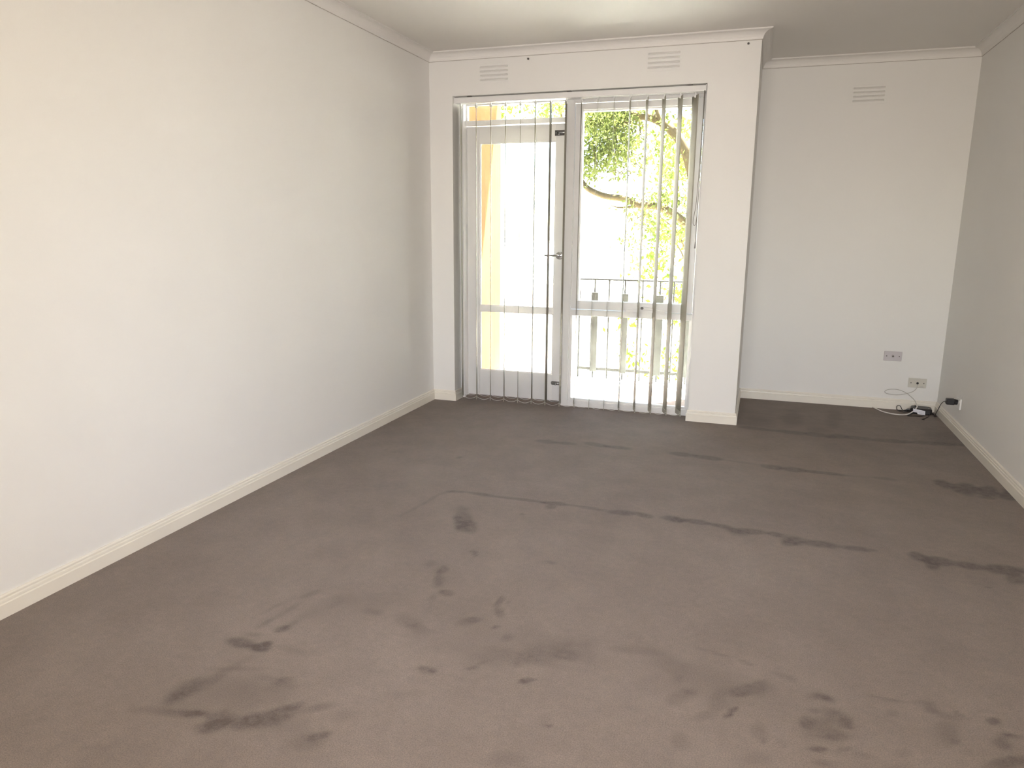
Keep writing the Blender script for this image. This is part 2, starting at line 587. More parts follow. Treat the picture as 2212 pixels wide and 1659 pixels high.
 (2.435,-2.991,0.023,-0.008,-0.001,-0.008,0.45,0.6),
 (2.314,-2.958,0.043,0.003,0,-0.008,0.25,0.8),
 (2.444,-3.13,0.07,0.036,0.002,-0.032,0.45,0.8),
 (2.419,-3.158,0.032,0.011,0.001,-0.018,0.35,0.8),
 (2.476,-3.083,0.023,0.016,0.002,-0.018,0.3,0.8),
 (2.536,-3.025,0.037,-0.013,-0.004,-0.018,0.3,0.9),
 (2.565,-3.033,0.017,-0.017,-0.004,-0.012,0.3,0.9),
 (2.395,-3.259,0.013,0.029,0.005,-0.006,0.75,0.6),
 (2.389,-3.274,0.007,0.003,0.001,-0.015,0.6,0.5),
 (2.358,-3.229,0.031,0.011,0.002,-0.033,0.3,0.9),
 (2.324,-3.294,0.035,0.023,0.004,-0.023,0.3,0.9),
 (2.275,-3.422,0.023,-0.005,-0.004,-0.034,0.3,0.9),
 (2.468,-3.316,0.023,-0.014,-0.009,-0.031,0.35,0.9),
 (2.483,-3.349,0.009,0.003,0,-0.015,0.45,0.5),
 (2.529,-3.348,0.015,-0.012,-0.003,-0.007,0.3,0.8),
 (2.472,-3.426,0.034,0.012,0,-0.027,0.25,0.9),
 (2.642,-3.096,0.031,-0.005,-0.004,-0.021,0.6,0.7),
 (2.66,-3.101,0.019,-0.01,-0.006,-0.018,0.5,0.7),
 (2.617,-3.1,0.026,0.009,-0.002,-0.028,0.3,0.9),
 (2.619,-3.17,0.017,0.001,-0.002,-0.013,0.5,0.8),
 (2.673,-3.173,0.037,-0.012,-0.007,-0.026,0.55,0.8),
 (2.699,-3.205,0.018,-0.009,-0.006,-0.019,0.6,0.7),
 (2.592,-3.232,0.014,-0.01,-0.008,-0.024,0.6,0.7),
 (2.632,-3.249,0.05,-0.006,-0.01,-0.046,0.45,0.9),
 (2.671,-3.265,0.041,0.014,-0.002,-0.018,0.3,0.9),
 (2.618,-3.338,0.025,0.005,-0.001,-0.011,0.85,0.6),
 (2.683,-3.315,0.025,0.014,0,-0.009,0.45,0.8),
 (2.721,-3.322,0.026,-0.003,-0.003,-0.012,0.3,0.9),
 (2.628,-3.39,0.032,0.002,-0.003,-0.015,0.4,0.9),
 (2.807,-3.045,0.048,0.003,-0.001,-0.006,0.35,0.6),
 (2.843,-3.048,0.037,0.007,-0.002,-0.01,0.3,0.9),
 (2.911,-3.031,0.037,0.007,-0.003,-0.012,0.3,0.9),
 (2.825,-3.109,0.015,-0.005,-0.005,-0.016,0.3,0.9),
 (2.931,-3.051,0.018,0,-0.008,-0.028,0.5,0.8),
 (2.961,-3.072,0.032,-0.005,-0.006,-0.018,0.4,0.8),
 (3.004,-3.057,0.015,-0.014,-0.003,-0.007,0.4,0.7),
 (2.958,-3.145,0.023,-0.02,-0.029,-0.062,0.35,0.9),
 (2.963,-3.188,0.011,-0.004,-0.005,-0.012,0.45,0.8),
 (3.085,-3.056,0.02,0,-0.007,-0.021,0.8,0.7),
 (3.119,-3.109,0.022,-0.004,-0.003,-0.009,0.6,0.7),
 (3.095,-3.117,0.017,0.006,-0.005,-0.019,0.5,0.8),
 (3.08,-3.155,0.018,-0.011,-0.01,-0.021,0.6,0.8),
 (3.075,-3.231,0.071,0.039,-0.004,-0.022,0.7,0.7),
 (3.064,-3.019,0.025,0.009,-0.002,-0.009,0.2,0.9),
 (3.292,-2.162,0.011,0.002,-0.003,-0.011,0.5,0.5),
 (2.803,-3.346,0.033,0.012,-0.003,-0.018,0.2,0.9),
 (2.824,-3.283,0.023,0.008,-0.003,-0.019,0.25,0.9),
]

xs = np.linspace(-0.02, W + 0.02, 300)
ys = np.concatenate([np.linspace(YB - 0.1, -4.25, 6)[:-1], np.linspace(-4.25, D + 0.05, 420)])
X, Y = np.meshgrid(xs, ys)


def vnoise(x, y, sc, seed):
    r = np.random.RandomState(seed)
    g = r.rand(256, 256)
    fx, fy = x * sc + 40, y * sc + 90
    ix, iy = np.floor(fx).astype(int), np.floor(fy).astype(int)
    tx, ty = fx - ix, fy - iy
    tx, ty = tx * tx * (3 - 2 * tx), ty * ty * (3 - 2 * ty)
    G = lambda a, b: g[a % 256, b % 256]
    return (G(ix, iy) * (1 - tx) + G(ix + 1, iy) * tx) * (1 - ty) + (G(ix, iy + 1) * (1 - tx) + G(ix + 1, iy + 1) * tx) * ty


wob = (vnoise(X, Y, 14, 1) - .5) * .6 + (vnoise(X, Y, 34, 2) - .5) * .5
keep = np.ones_like(X)
for cx, cy, ax, ay, bx, by, s, soft in STAINS:
    det = ax * by - ay * bx
    if abs(det) < 1e-9:
        continue
    px, py = X - cx, Y - cy
    u = (px * by - py * bx) / det
    v = (ax * py - ay * px) / det
    r = np.sqrt(u * u + v * v) + wob * (0.35 + 0.5 * soft)
    t = np.clip((1.15 + 0.35 * soft - r) / (0.25 + 0.9 * soft), 0, 1)
    keep *= 1 - 0.62 * s * t * t * (3 - 2 * t)
mask = np.clip((1 - keep) / 0.62, 0, 1.3)
nx, ny = len(xs), len(ys)
me = bpy.data.meshes.new('floor')
idx = np.arange(nx * ny).reshape(ny, nx)
quads = np.stack([idx[:-1, :-1], idx[:-1, 1:], idx[1:, 1:], idx[1:, :-1]], -1).reshape(-1, 4)
me.from_pydata(np.stack([X.ravel(), Y.ravel(), np.zeros(nx * ny)], 1).tolist(), [], quads.tolist())
at = me.attributes.new('stain', 'FLOAT', 'POINT')
at.data.foreach_set('value', mask.ravel().astype(np.float32))
floor = bpy.data.objects.new('floor', me)
me.materials.append(M['carpet'])
COL.objects.link(floor)
tag(floor, 'worn taupe carpet with dark stains and brushed pile lines', kind='structure')

struct('ceiling', MB().box(-.25, W + .25, YB - .25, D + .2, H, H + .2), M['ceil'], 'plain off-white flat ceiling')
struct('wall_left', MB().box(-.2, 0, YB - .2, .25, -.1, H), M['wall'], 'long blank off-white wall on the left')
struct('wall_right', MB().box(W, W + .2, YB - .2, D + .2, -.1, H), M['wall'], 'plain off-white wall on the right')
b = MB()
b.box(0, OX0, 0, .25, -.1, H).box(OX0, OX1, 0, .25, OZ, H).box(OX1, XC, 0, .25, -.1, H)
struct('wall_far', b, M['wall'], 'off-white wall around the balcony door and window')
struct('wall_return', MB().box(XC - .11, XC, .25, D + .11, -.1, H), M['wall'], 'short return wall between window wall and alcove')
struct('wall_alcove', MB().box(XC, W, D, D + .11, -.1, H), M['wall'], 'alcove wall with two socket plates')
RX0, RX1, RZ0, RZ1 = 1.40, 3.50, .75, 2.15
b = MB()
b.box(0, RX0, YB - .2, YB, -.1, H).box(RX1, W, YB - .2, YB, -.1, H).box(RX0, RX1, YB - .2, YB, -.1, RZ0).box(RX0, RX1, YB - .2, YB, RZ1, H)
struct('wall_near', b, M['wall'], 'wall behind the camera with an added window opening')
w3 = thing('added_rear_window', (2.45, YB - .1, RZ0), 'unseen window added behind the camera for the fill light', kind='structure')  # unseen window, added to go with the rear fill light
b = MB().box(RX0, RX0 + .05, YB - .14, YB - .06, RZ0, RZ1).box(RX1 - .05, RX1, YB - .14, YB - .06, RZ0, RZ1)
b.box(RX0 + .05, RX1 - .05, YB - .14, YB - .06, RZ0, RZ0 + .05).box(RX0 + .05, RX1 - .05, YB - .14, YB - .06, RZ1 - .05, RZ1)
b.build('added_window_frame', M['joinery'], w3)
MB().box(RX0 + .05, RX1 - .05, YB - .105, YB - .099, RZ0 + .05, RZ1 - .05).build('pane', M['glass'], w3)

# baseboards
bp = [(0, .080), (.006, .080), (.009, .0745), (.009, .0695), (.0065, .068), (.0065, .066), (.0115, .063), (.0125, .056), (.010, .0545),
      (.010, .0525), (.015, .049), (.015, 0), (0, 0)]
p1 = [(0, YB), (0, 0), (OX0, 0), (OX0, .13)]
sweep('baseboard_left', p1, 0, bp, M['trim'], 'cream grooved baseboard along the left wall')
sweep('baseboard_far_stub', p1, 1, bp, M['trim'], 'short baseboard piece left of the balcony door')
sweep('baseboard_reveal', p1, 2, bp, M['trim'], 'baseboard return running into the door reveal')
p2 = [(OX1, .13), (OX1, 0), (XC, 0), (XC, D), (W, D), (W, YB)]
for i, (n, l) in enumerate((('baseboard_window_reveal', 'baseboard end inside the right window reveal'),
                            ('baseboard_far', 'baseboard on the pier right of the window'),
                            ('baseboard_return', 'baseboard on the short return wall beside the pier'),
                            ('baseboard_alcove', 'cream baseboard along the alcove wall'),
                            ('baseboard_right', 'cream grooved baseboard along the right wall'))):
    sweep(n, p2, i, bp, M['trim'], l)
# cornices: coved plaster with a flat lip
cz, cw = .056, .062
cp = [(0, H - cz), (.004, H - cz)]
for k in range(9):
    a = math.pi / 2 * k / 8
    cp.append((.006 + (cw - .012) * (1 - math.cos(a)), H - .008 - (cz - .012) * (1 - math.sin(a))))
cp += [(cw - .006, H - .006), (cw, H - .006), (cw, H), (0, H)]
p3 = [(0, YB), (0, 0), (XC, 0), (XC, D), (W, D), (W, YB)]
for i, l in enumerate(('coved cornice along the top of the left wall', 'coved cornice above the balcony window',
                       'coved cornice on the short return wall', 'coved cornice above the alcove wall',
                       'coved cornice along the top of the right wall')):
    o = sweep('trim_%d' % (i + 1), p3, i, cp, M['cornice'], l)
    gap_shade_line(o, p3, i, [(0, H - cz), (.0012, H - cz), (.0012, H - cz - .0028), (0, H - cz - .0028)], M['gap_shade'])  # thin strip coloured dark to draw the shadow gap below the cornice

# ------------------------------------------------------------------ door, transom and window joinery
FY = .13            # front of the frame
dn = .225           # door face depth offset helper
J = M['joinery']
# door frame with transom light
w2 = thing('window_2', (.60, FY, 2.07), 'narrow transom light above the balcony door', kind='structure')
MB().box(.180, .212, FY, .24, 0, OZ).build('jamb', J, w2, .002)
MB().box(.212, 1.00, FY, .24, 2.222, OZ).build('head', J, w2, .002)
MB().box(.212, 1.00, .165, .24, 2.070, 2.104).build('transom_bar', J, w2, .003)
MB().box(.212, .222, .185, .215, 2.104, 2.222).box(.990, 1.0, .185, .215, 2.104, 2.222).box(.222, .99, .185, .215, 2.212, 2.222).build('bead', J, w2)
MB().box(.222, .99, .205, .210, 2.104, 2.212).build('pane', M['glass'], w2)

d1 = thing('door_1', (.60, .19, .02), 'white balcony door with two glass panes and lever handle', kind='structure')
DY0, DY1 = .190, .228
DX0, DX1, DT = .2165, .994, 2.064
GX0, GX1 = .316, .912
MB().box(DX0, GX0, DY0, DY1, .02, DT).build('stile', J, d1, .002)
MB().box(GX1, DX1, DY0, DY1, .02, DT).build('stile', J, d1, .002)
for z0, z1, n in ((.02, .223, 'bottom_rail'), (.690, .734, 'middle_rail'), (1.944, DT, 'top_rail')):
    MB().box(GX0, GX1, DY0 + .001, DY1, z0, z1).build(n, J, d1, .002)
for z0, z1 in ((.223, .690), (.734, 1.944)):
    p = MB().box(GX0, GX1, .208, .213, z0, z1).build('pane', M['glass'], d1)
    MB().box(GX0, GX0 + .008, .196, .208, z0, z1).box(GX1 - .008, GX1, .196, .208, z0, z1).box(GX0 + .008, GX1 - .008, .196, .208, z0, z0 + .006).box(
        GX0 + .008, GX1 - .008, .196, .208, z1 - .006, z1).build('bead', J, p)
# lever handle: rose, neck and lever
hx, hz = .953, 1.128
h = MB().tube([(hx, DY0 + .001, hz), (hx, DY0 - .004, hz), (hx, DY0 - .008, hz)], [.029, .029, .025], 24).build('handle_rose', M['chrome'], d1, smooth=False)
lv = MB().tube([(hx, DY0 - .006, hz), (hx, DY0 - .040, hz)], .0095, 12)
lv.tube(smooth_path([(hx + .008, DY0 - .044, hz + .002), (hx - .01, DY0 - .047, hz + .003), (hx - .05, DY0 - .047, hz + .001), (hx - .105, DY0 - .043, hz)]), 
        [.0085] * 16 + [.0075] * 9, 12)
lv.build('lever', M['chrome'], h, smooth=True)
# sliding bolts
bz = 2.000
b = MB().box(.900, .996, DY0 - .003, DY0 + .001, bz - .019, bz + .019)
bo = tag(b.build('barrel_bolt', M['darkmetal'], d1, .001), 'dark metal barrel bolt')
MB().tube([(.908, DY0 - .009, bz), (1.006, DY0 - .009, bz)], .006, 10).tube([(.935, DY0 - .009, bz), (.935, DY0 - .022, bz - .016)], .004, 8).build('bolt_rod', M['chrome'], bo, smooth=True)
MB().box(.916, .922, DY0 - .016, DY0 - .003, bz - .012, bz + .012).box(.975, .982, DY0 - .016, DY0 - .003, bz - .012, bz + .012).build('bolt_keeper', M['darkmetal'], bo)
bz = .158
b = MB()
b.prism([(.905, bz - .006), (.912, bz - .014), (.99, bz - .014), (.99, bz + .014), (.912, bz + .014), (.905, bz + .006)], 1, DY0 - .004, DY0 + .001)
bo = b.build('bottom_bolt', M['chrome'], d1, .001)
MB().tube([(.908, DY0 - .009, bz), (.996, DY0 - .009, bz)], .005, 10).tube([(.945, DY0 - .009, bz), (.945, DY0 - .02, bz - .014)], .004, 8).build('bolt_rod', M['chrome'], bo, smooth=True)
MB().box(.212, 1.0, .16, .26, -.002, .012).build('threshold', M['carpet'], d1)

w1 = thing('window_1', (1.48, FY, 0), 'tall white window with opening sash over a fixed low pane', kind='structure')
MB().box(1.000, 1.052, FY, .25, 0, OZ).build('mullion', J, w1, .002)
MB().box(1.945, OX1, FY, .24, 0, OZ).build('jamb', J, w1, .002)
MB().box(1.052, 1.945, FY, .24, 2.196, OZ).build('head', J, w1, .002)
MB().box(1.052, 1.945, FY, .24, .694, .732).build('transom_bar', J, w1, .002)
MB().box(1.052, 1.945, FY, .24, 0, .046).build('sill', J, w1, .003)
# stop moulding lines round the sash
MB().box(1.052, 1.062, FY - .004, .20, .732, 2.196).box(1.062, 1.945, FY - .004, .20, 2.188, 2.196).box(1.062, 1.945, FY - .004, .20, .732, .740).build('sash_stop', J, w1, .0015)
SY0, SY1 = .130, .172
s = MB().box(1.066, 1.106, SY0, SY1, .744, 2.184).build('sash_stile', J, w1, .002)
MB().box(1.900, 1.941, SY0, SY1, .744, 2.184).build('sash_stile', J, w1, .002)
MB().box(1.106, 1.900, SY0, SY1, .744, .806).build('sash_rail', J, w1, .002)
MB().box(1.106, 1.900, SY0, SY1, 2.142, 2.184).build('sash_rail', J, w1, .002)
b = MB().box(1.106, 1.116, .150, .19, .806, 2.142).box(1.890, 1.900, .150, .19, .806, 2.142).box(1.116, 1.890, .150, .19, 2.132, 2.142)
b.build('glazing_rebate', J, w1)
MB().box(1.116, 1.890, .172, .177, .806, 2.132).build('pane', M['glass'], w1)
MB().box(1.052, 1.945, .170, .175, .060, .694).build('pane', M['glass'], w1)
b = MB().box(1.052, 1.072, .150, .170, .046, .694).box(1.925, 1.945, .150, .170, .046, .694).box(1.072, 1.925, .142, .170, .046, .062)
b.build('bead', J, w1, .001)
# sash winder on the bottom rail
wd = MB()
wd.box(1.475, 1.755, SY0 - .018, SY0 + .001, .738, .757)
wd.prism([(1.515, .757), (1.715, .757), (1.66, .772), (1.615, .780), (1.565, .780)], 1, SY0 - .017, SY0 + .001)
wb = wd.build('sash_winder', M['joinery'], w1, .002)
MB().tube([(1.594, SY0 - .016, .770), (1.594, SY0 - .034, .772)], .010, 10).build('winder_knob', M['darkmetal'], wb)

# ------------------------------------------------------------------ vertical blind
vb = thing('vertical_blind', (1.07, .06, 0), 'cream vertical blind with open slats hanging in the balcony window opening', 'blind')
b = MB()
b.prism([(.030, 2.212), (.034, 2.208), (.052, 2.208), (.054, 2.213), (.068, 2.213), (.070, 2.208), (.088, 2.208), (.092, 2.212), (.092, 2.245), (.088, 2.249), (.034, 2.249), (.030, 2.245)], 0, .186, 1.956)
hr = b.build('headrail', M['rail'], vb, .0015)
MB().prism([(.028, 2.209), (.094, 2.209), (.094, 2.250), (.028, 2.250)], 0, .181, .187).build('end_cap', M['plastic'], hr)
MB().prism([(.028, 2.209), (.094, 2.209), (.094, 2.250), (.028, 2.250)], 0, 1.955, 1.961).build('end_cap', M['plastic'], hr)
for cx in (.300, 1.040, 1.855):
    MB().box(cx - .016, cx + .016, .022, .09, 2.248, OZ).build('mounting_clip', M['darkmetal'], vb)
slx = [.222, .341, .454, .566, .678, .790, .902, 1.013, 1.122, 1.236, 1.349, 1.460, 1.574, 1.686, 1.794, 1.890]
sla = [17.5, 19.0, 18.0, 17.0, 16.6, 13.0, 9.0, 8.5, 16.0, 12.4, 11.2, 14.5, 16.0, 18.0, 20.3, 24.0]
SW = .127
near, far = [], []
for i, (x, a) in enumerate(zip(slx, sla)):
    a = math.radians(a)
    dx, dy = math.sin(a), -math.cos(a)          # from pivot towards the room
    px, py = math.cos(a), math.sin(a)
    zt, zb = 2.190, .034
    t = .0006
    tw = math.radians(random.uniform(-1.2, 1.2))
    b = MB()
    nz, nw = 9, 5
    rows = []
    for iz in range(nz):
        z = zt + (zb - zt) * iz / (nz - 1)
        aa = a + tw * iz / (nz - 1)
        ex, ey = math.sin(aa), -math.cos(aa)
        qx, qy = math.cos(aa), math.sin(aa)
        for side in (1, -1):
            for iw in range(nw):
                s_ = (iw / (nw - 1) - .5) * SW
                bow = .0015 * (1 - (2 * iw / (nw - 1) - 1) ** 2)
                b.v.append((x + ex * s_ + qx * (bow + side * t), .061 + ey * s_ + qy * (bow + side * t), z))
    R = 2 * nw
    for iz in range(nz - 1):
        r0, r1 = iz * R, (iz + 1) * R
        for iw in range(nw - 1):
            b.f.append((r0 + iw, r0 + iw + 1, r1 + iw + 1, r1 + iw))
            b.f.append((r0 + nw + iw + 1, r0 + nw + iw, r1 + nw + iw, r1 + nw + iw + 1))
        b.f.append((r0, r1, r1 + nw, r0 + nw))
        b.f.append((r0 + nw - 1, r0 + 2 * nw - 1, r1 + 2 * nw - 1, r1 + nw - 1))
    for r0 in (0, (nz - 1) * R):
        for iw in range(nw - 1):
            b.f.append((r0 + iw, r0 + iw + 1, r0 + nw + iw + 1, r0 + nw + iw))
    sl = b.build('slat', M['slat'], vb, smooth=True)
    # hanger at the top, weight in the bottom pocket
    g = MB().box(x - .004, x + .004, .055, .067, 2.176, 2.210)
    g.box(x - .010, x + .010, .058, .064, 2.178, 2.192)
    g.build('hanger', M['plastic'], sl)
    wx = lambda s_, o_: (x + dx * s_ + px * o_, .061 + dy * s_ + py * o_)
    g = MB()
    for z in (.022, .056):
        for s_, o_ in ((-.058, -.002), (.058, -.002), (.058, .002), (-.058, .002)):
            q = wx(s_, o_)
            g.v.append((q[0], q[1], z))
    g.f += [(0, 3, 2, 1), (4, 5, 6, 7), (0, 1, 5, 4), (1, 2, 6, 5), (2, 3, 7, 6), (3, 0, 4, 7)]
    g.build('bottom_weight', M['slat'], sl)
    near.append(Vector((*wx(.058, 0), .046)))
    far.append(Vector((*wx(-.058, 0), .046)))
for ch in (near, far):
    for p, q in zip(ch, ch[1:]):
        mid = (p + q) / 2
        mid.z -= .020
        MB().tube(smooth_path([p, p.lerp(q, .22) - Vector((0, 0, .013)), mid, p.lerp(q, .78) - Vector((0, 0, .013)), q], 4), .0010, 5).build('bottom_chain', M['plastic'], vb, smooth=True)
cd = MB().tube(smooth_path([(1.953, .026, 2.212), (1.951, .024, 1.90), (1.950, .024, 1.52), (1.944, .024, 1.385), (1.934, .022, 1.352), (1.924, .020, 1.385), (1.938, .022, 1.52), (1.947, .026, 1.90), (1.949, .028, 2.212)], 10), .0020, 6)
cd.build('pull_cord', M['cord'], vb, smooth=True)
MB().tube([(1.951, .018, 2.212), (1.950, .018, 1.6), (1.946, .018, 1.24)], .0016, 6).tube([(1.946, .018, 1.245), (1.946, .018, 1.20)], [.0025, .005], 8).build('traverse_cord', M['cord'], vb, smooth=True)

# ------------------------------------------------------------------ wall vents and screws


def vent(x, y, z, label):
    v = thing('air_vent', (x, y, z), label, 'vent', 'painted wall vents under the cornice')
    w, hh = .222, .132
    MB().box(x - w / 2, x + w / 2, y - .0012, y, z - hh / 2, z + hh / 2).build('vent_plate', M['wall'], v, .001)
    for k in range(4):
        c = z + hh / 2 - .022 - k * .0285
        MB().prism([(y, c + .007), (y - .0015, c + .007), (y - .014, c - .004), (y - .012, c - .0065), (y, c - .006)], 0, x - .103, x + .103).build('louvre', M['wall'], v, .0006)
    return v


vent(.499, 0, 2.392, 'white slotted wall vent above the glass balcony door')
vent(1.681, 0, 2.407, 'white slotted wall vent above the right end of the window blind')
vent(3.021, D, 2.281, 'white slotted wall vent high on the alcove wall')


def screw(x, z, label):
    s = thing('wall_screw', (x, 0, z), label, 'screw', 'old screws left in the window wall')
    MB().tube([(x, .0, z), (x, -.007, z)], [.0075, .0065], 12).build('wall_plug', M['darkmetal'], s)
    MB().box(x - .005, x + .005, -.0082, -.0068, z - .0008, z + .0008).build('screw_slot', M['black'], s)


screw(.751, 2.471, 'small dark screw in the wall right of the vent above the door')
screw(2.204, 2.474, 'small dark screw near the top outer corner of the window wall')

# ------------------------------------------------------------------ sockets, cables and the black box


def plate(x, z, m, label, cat, big, tilt=0):
    p = thing('socket_plate', (x, D, z), label, cat, 'socket plates on the alcove wall')
    f = MB().box(x - .061, x + .061, D - .009, D, z - .036, z + .036).build('plate', m, p, .003)
    MB().tube([(x, D - .008, z), (x, D - .013, z)], [.013, .011], 16).build('socket_collar', m, f)
    r = .0085 if big else .007
    MB().tube([(x, D - .012, z), (x, D - .0165, z)], r, 14).build('socket', M['black'] if big else M['darkmetal'], p)
    for s_ in (-1, 1):
        MB().tube([(x + s_ * .043, D - .0085, z), (x + s_ * .043, D - .0105, z)], .0042, 10).build('screw', M['darkmetal'], p)
    return p, f


plate(3.369, .406, M['platelilac'], 'grey aerial socket plate, the upper one on the alcove wall', 'socket', False)
pl, f = plate(3.554, .213, M['platecream'], 'cream phone socket plate, the lower one on the alcove wall', 'socket', True)
MB().box(3.572, 3.597, D - .0098, D - .0088, .184, .188).build('print', M['print'], pl)

lc = MB().tube(smooth_path([(3.556, .890, .205), (3.552, .885, .180), (3.529, .880, .151), (3.479, .878, .129), (3.417, .878, .117), (3.356, .880, .121), (3.339, .882, .136),
                            (3.366, .884, .153), (3.419, .886, .157), (3.468, .887, .143), (3.501, .888, .124), (3.549, .886, .081), (3.57, .889, .03), (3.575, .890, .012)], 8), .0024, 8)
tag(lc.build('phone_cable', M['cablegrey'], None, smooth=True), 'thin grey cable looping from the lower socket plate down the wall', 'cable')

wc = thing('network_cable', (3.45, .74, 0), 'thick white cable lying across the carpet and over the black box', 'cable')
MB().tube(smooth_path([(3.268, .888, .006), (3.290, .840, .0055), (3.318, .765, .0055), (3.372, .712, .0055), (3.431, .699, .0055), (3.480, .722, .0075), (3.512, .752, .018), (3.532, .752, .040), (3.545, .764, .060), (3.549, .80, .062), (3.552, .85, .056), (3.553, .886, .044)], 8), .0042, 10).build('cable_sheath', M['cablewhite'], wc, smooth=True)
# folded label hanging from the cable in front of the box
tg = MB()
for q in ((3.518, .7475, .050), (3.597, .7375, .038), (3.598, .7355, .009), (3.551, .7415, .010), (3.545, .745, .022), (3.520, .7465, .024)):
    tg.v.append(q)
for q in tg.v[:6]:
    tg.v.append((q[0] + .0002, q[1] - .0012, q[2]))
tg.f += [tuple(range(6)), tuple(reversed(range(6, 12)))] + [(i, (i + 1) % 6, 6 + (i + 1) % 6, 6 + i) for i in range(6)]
t = tg.build('cable_label', M['paper'], wc)
for k in range(3):
    z = .033 - k * .007
    g = MB()
    y0, y1 = .7405, .7368
    g.v += [(3.556, y0 - .0008, z), (3.590, y1 - .0012, z - .004), (3.590, y1 - .0012, z - .0025), (3.556, y0 - .0008, z + .0015)]
    g.v += [(q[0], q[1] - .0006, q[2]) for q in g.v[:4]]
    g.f += [(0, 1, 2, 3), (7, 6, 5, 4), (0, 4, 5, 1), (1, 5, 6, 2), (2, 6, 7, 3), (3, 7, 4, 0)]
    g.build('print_line', M['print'], t)

# black power box in the corner, turned a little
bx = thing('power_box', (3.585, .828, 0), 'flat black plastic box on the carpet in the alcove corner', 'power box')
ang = math.radians(-7)


def rb(x, y):
    return (3.585 + x * math.cos(ang) - y * math.sin(ang), .828 + x * math.sin(ang) + y * math.cos(ang))


g = MB()
ring = [(-.068, -.045), (-.055, -.052), (.055, -.052), (.066, -.045), (.066, .042), (.055, .050), (-.050, .050), (-.062, .040)]
for z, k in ((.0035, .98), (.008, 1.06), (.037, 1.06), (.045, .97)):
    for q in ring:
        g.v.append((*rb(q[0] * k, q[1] * k), z))
n = len(ring)
for r in range(3):
    for i in range(n):
        j = (i + 1) % n
        g.f.append((r * n + i, r * n + j, (r + 1) * n + j, (r + 1) * n + i))
g.f += [tuple(reversed(range(n))), tuple(range(3 * n, 4 * n))]
cs = g.build('casing', M['black'], bx, .0015)
for q in ((-.05, -.035), (.05, -.035), (.05, .035), (-.045, .035)):
    c = rb(*q)
    MB().tube([(c[0], c[1], 0), (c[0], c[1], .005)], .006, 10).build('foot', M['black'], bx)
g = MB()
c0, c1 = rb(.044, -.030), rb(.062, .012)
g.tube([(c0[0], c0[1], .0455), (c1[0], c1[1], .0455)], .0016, 6)
g.build('edge_strip', M['cablegrey'], cs)
c = rb(-.07, -.005)
MB().tube([(c[0] + .01, c[1], .018), (c[0] - .022, c[1] + .003, .018)], [.011, .008], 12).build('cable_boot', M['black'], bx)
# its own tangle of thin black leads
for pts in ([(c[0] - .02, c[1] + .003, .018), (3.470, .838, .010), (3.436, .850, .006), (3.428, .858, .020), (3.433, .866, .036), (3.452, .866, .036), (3.466, .860, .012), (3.480, .846, .005), (3.505, .84, .004)],
            [(3.516, .808, .014), (3.478, .800, .006), (3.448, .812, .005), (3.440, .832, .006), (3.462, .842, .008), (3.500, .832, .012)],
            [(3.53, .775, .008), (3.500, .735, .004), (3.478, .700, .004), (3.487, .688, .004), (3.53, .700, .004), (3.575, .712, .004), (3.600, .755, .010)],
            [(3.632, .765, .010), (3.612, .700, .004), (3.575, .640, .004), (3.556, .606, .0045), (3.572, .600, .004)],
            [(3.648, .800, .014), (3.664, .772, .006), (3.676, .742, .004), (3.668, .730, .004)]):
    MB().tube(smooth_path(pts, 6), .0026, 6).build('lead', M['black'], bx, smooth=True)

# power point on the right wall with the black plug adapter
po = thing('power_outlet', (W, .300, .205), 'white power point low on the right wall', 'power point')
f = MB().box(W - .010, W, .242, .358, .168, .241).build('plate', M['plastic'], po, .003)
MB().box(W - .0125, W - .0095, .252, .270, .214, .230).build('rocker_switch', M['plastic'], po, .001)
MB().tube([(W - .0095, .300, .205), (W - .0115, .300, .205)], .019, 18).build('socket_face', M['plastic'], po)
ad = thing('plug_adapter', (W - .05, .300, .205), 'black plug adapter pushed into the power point on the right wall', 'adapter')
MB().box(W - .080, W - .030, .278, .322, .192, .232).build('adapter_body', M['black'], ad, .006, seg=3)
MB().tube([(W - .032, .300, .211), (W - .0115, .300, .209)], [.020, .017], 16).build('plug_neck', M['black'], ad, smooth=False)
MB().tube(smooth_path([(W - .078, .300, .212), (3.612, .312, .205), (3.613, .38, .172), (3.622, .48, .112), (3.632, .58, .058), (3.648, .67, .016), (3.660, .73, .005), (3.663, .768, .008), (3.658, .79, .014)], 8), .0024, 8).build('adapter_lead', M['black'], ad, smooth=True)

# ------------------------------------------------------------------ balcony
struct('balcony_floor', MB().box(-.1, 2.3, .25, 1.62, -.25, -.045), M['concrete'], 'sunlit pale concrete balcony floor')
struct('wall_balcony', MB().box(-.10, .150, .25, 1.14, -.25, 2.75), M['orange'], 'apricot rendered side wall of the balcony')
struct('balcony_roof', MB().box(-.25, 2.3, .25, 1.08, 2.75, 2.92), M['render'], 'concrete slab roofing the inner half of the balcony')
struct('balcony_parapet', MB().box(-.05, .80, 1.44, 1.58, -.25, .82).box(-.05, .10, 1.14, 1.44, -.25, .82), M['concrete'], 'low pale rendered parapet at the left end of the balcony')
rl = thing('balcony_railing', (1.5, 1.5, -.045), 'thin grey steel balcony railing with flat wooden pickets', 'railing')
RY = 1.5
RT = .874
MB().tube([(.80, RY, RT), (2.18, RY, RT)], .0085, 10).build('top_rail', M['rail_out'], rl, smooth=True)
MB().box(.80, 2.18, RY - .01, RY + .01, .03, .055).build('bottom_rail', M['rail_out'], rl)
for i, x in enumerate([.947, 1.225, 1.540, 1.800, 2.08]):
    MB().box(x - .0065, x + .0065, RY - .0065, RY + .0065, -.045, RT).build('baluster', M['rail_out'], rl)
    MB().box(x - .028, x + .036, RY - .024, RY - .007, .02, .756 - .003 * i).build('picket', M['timber'], rl, .002)
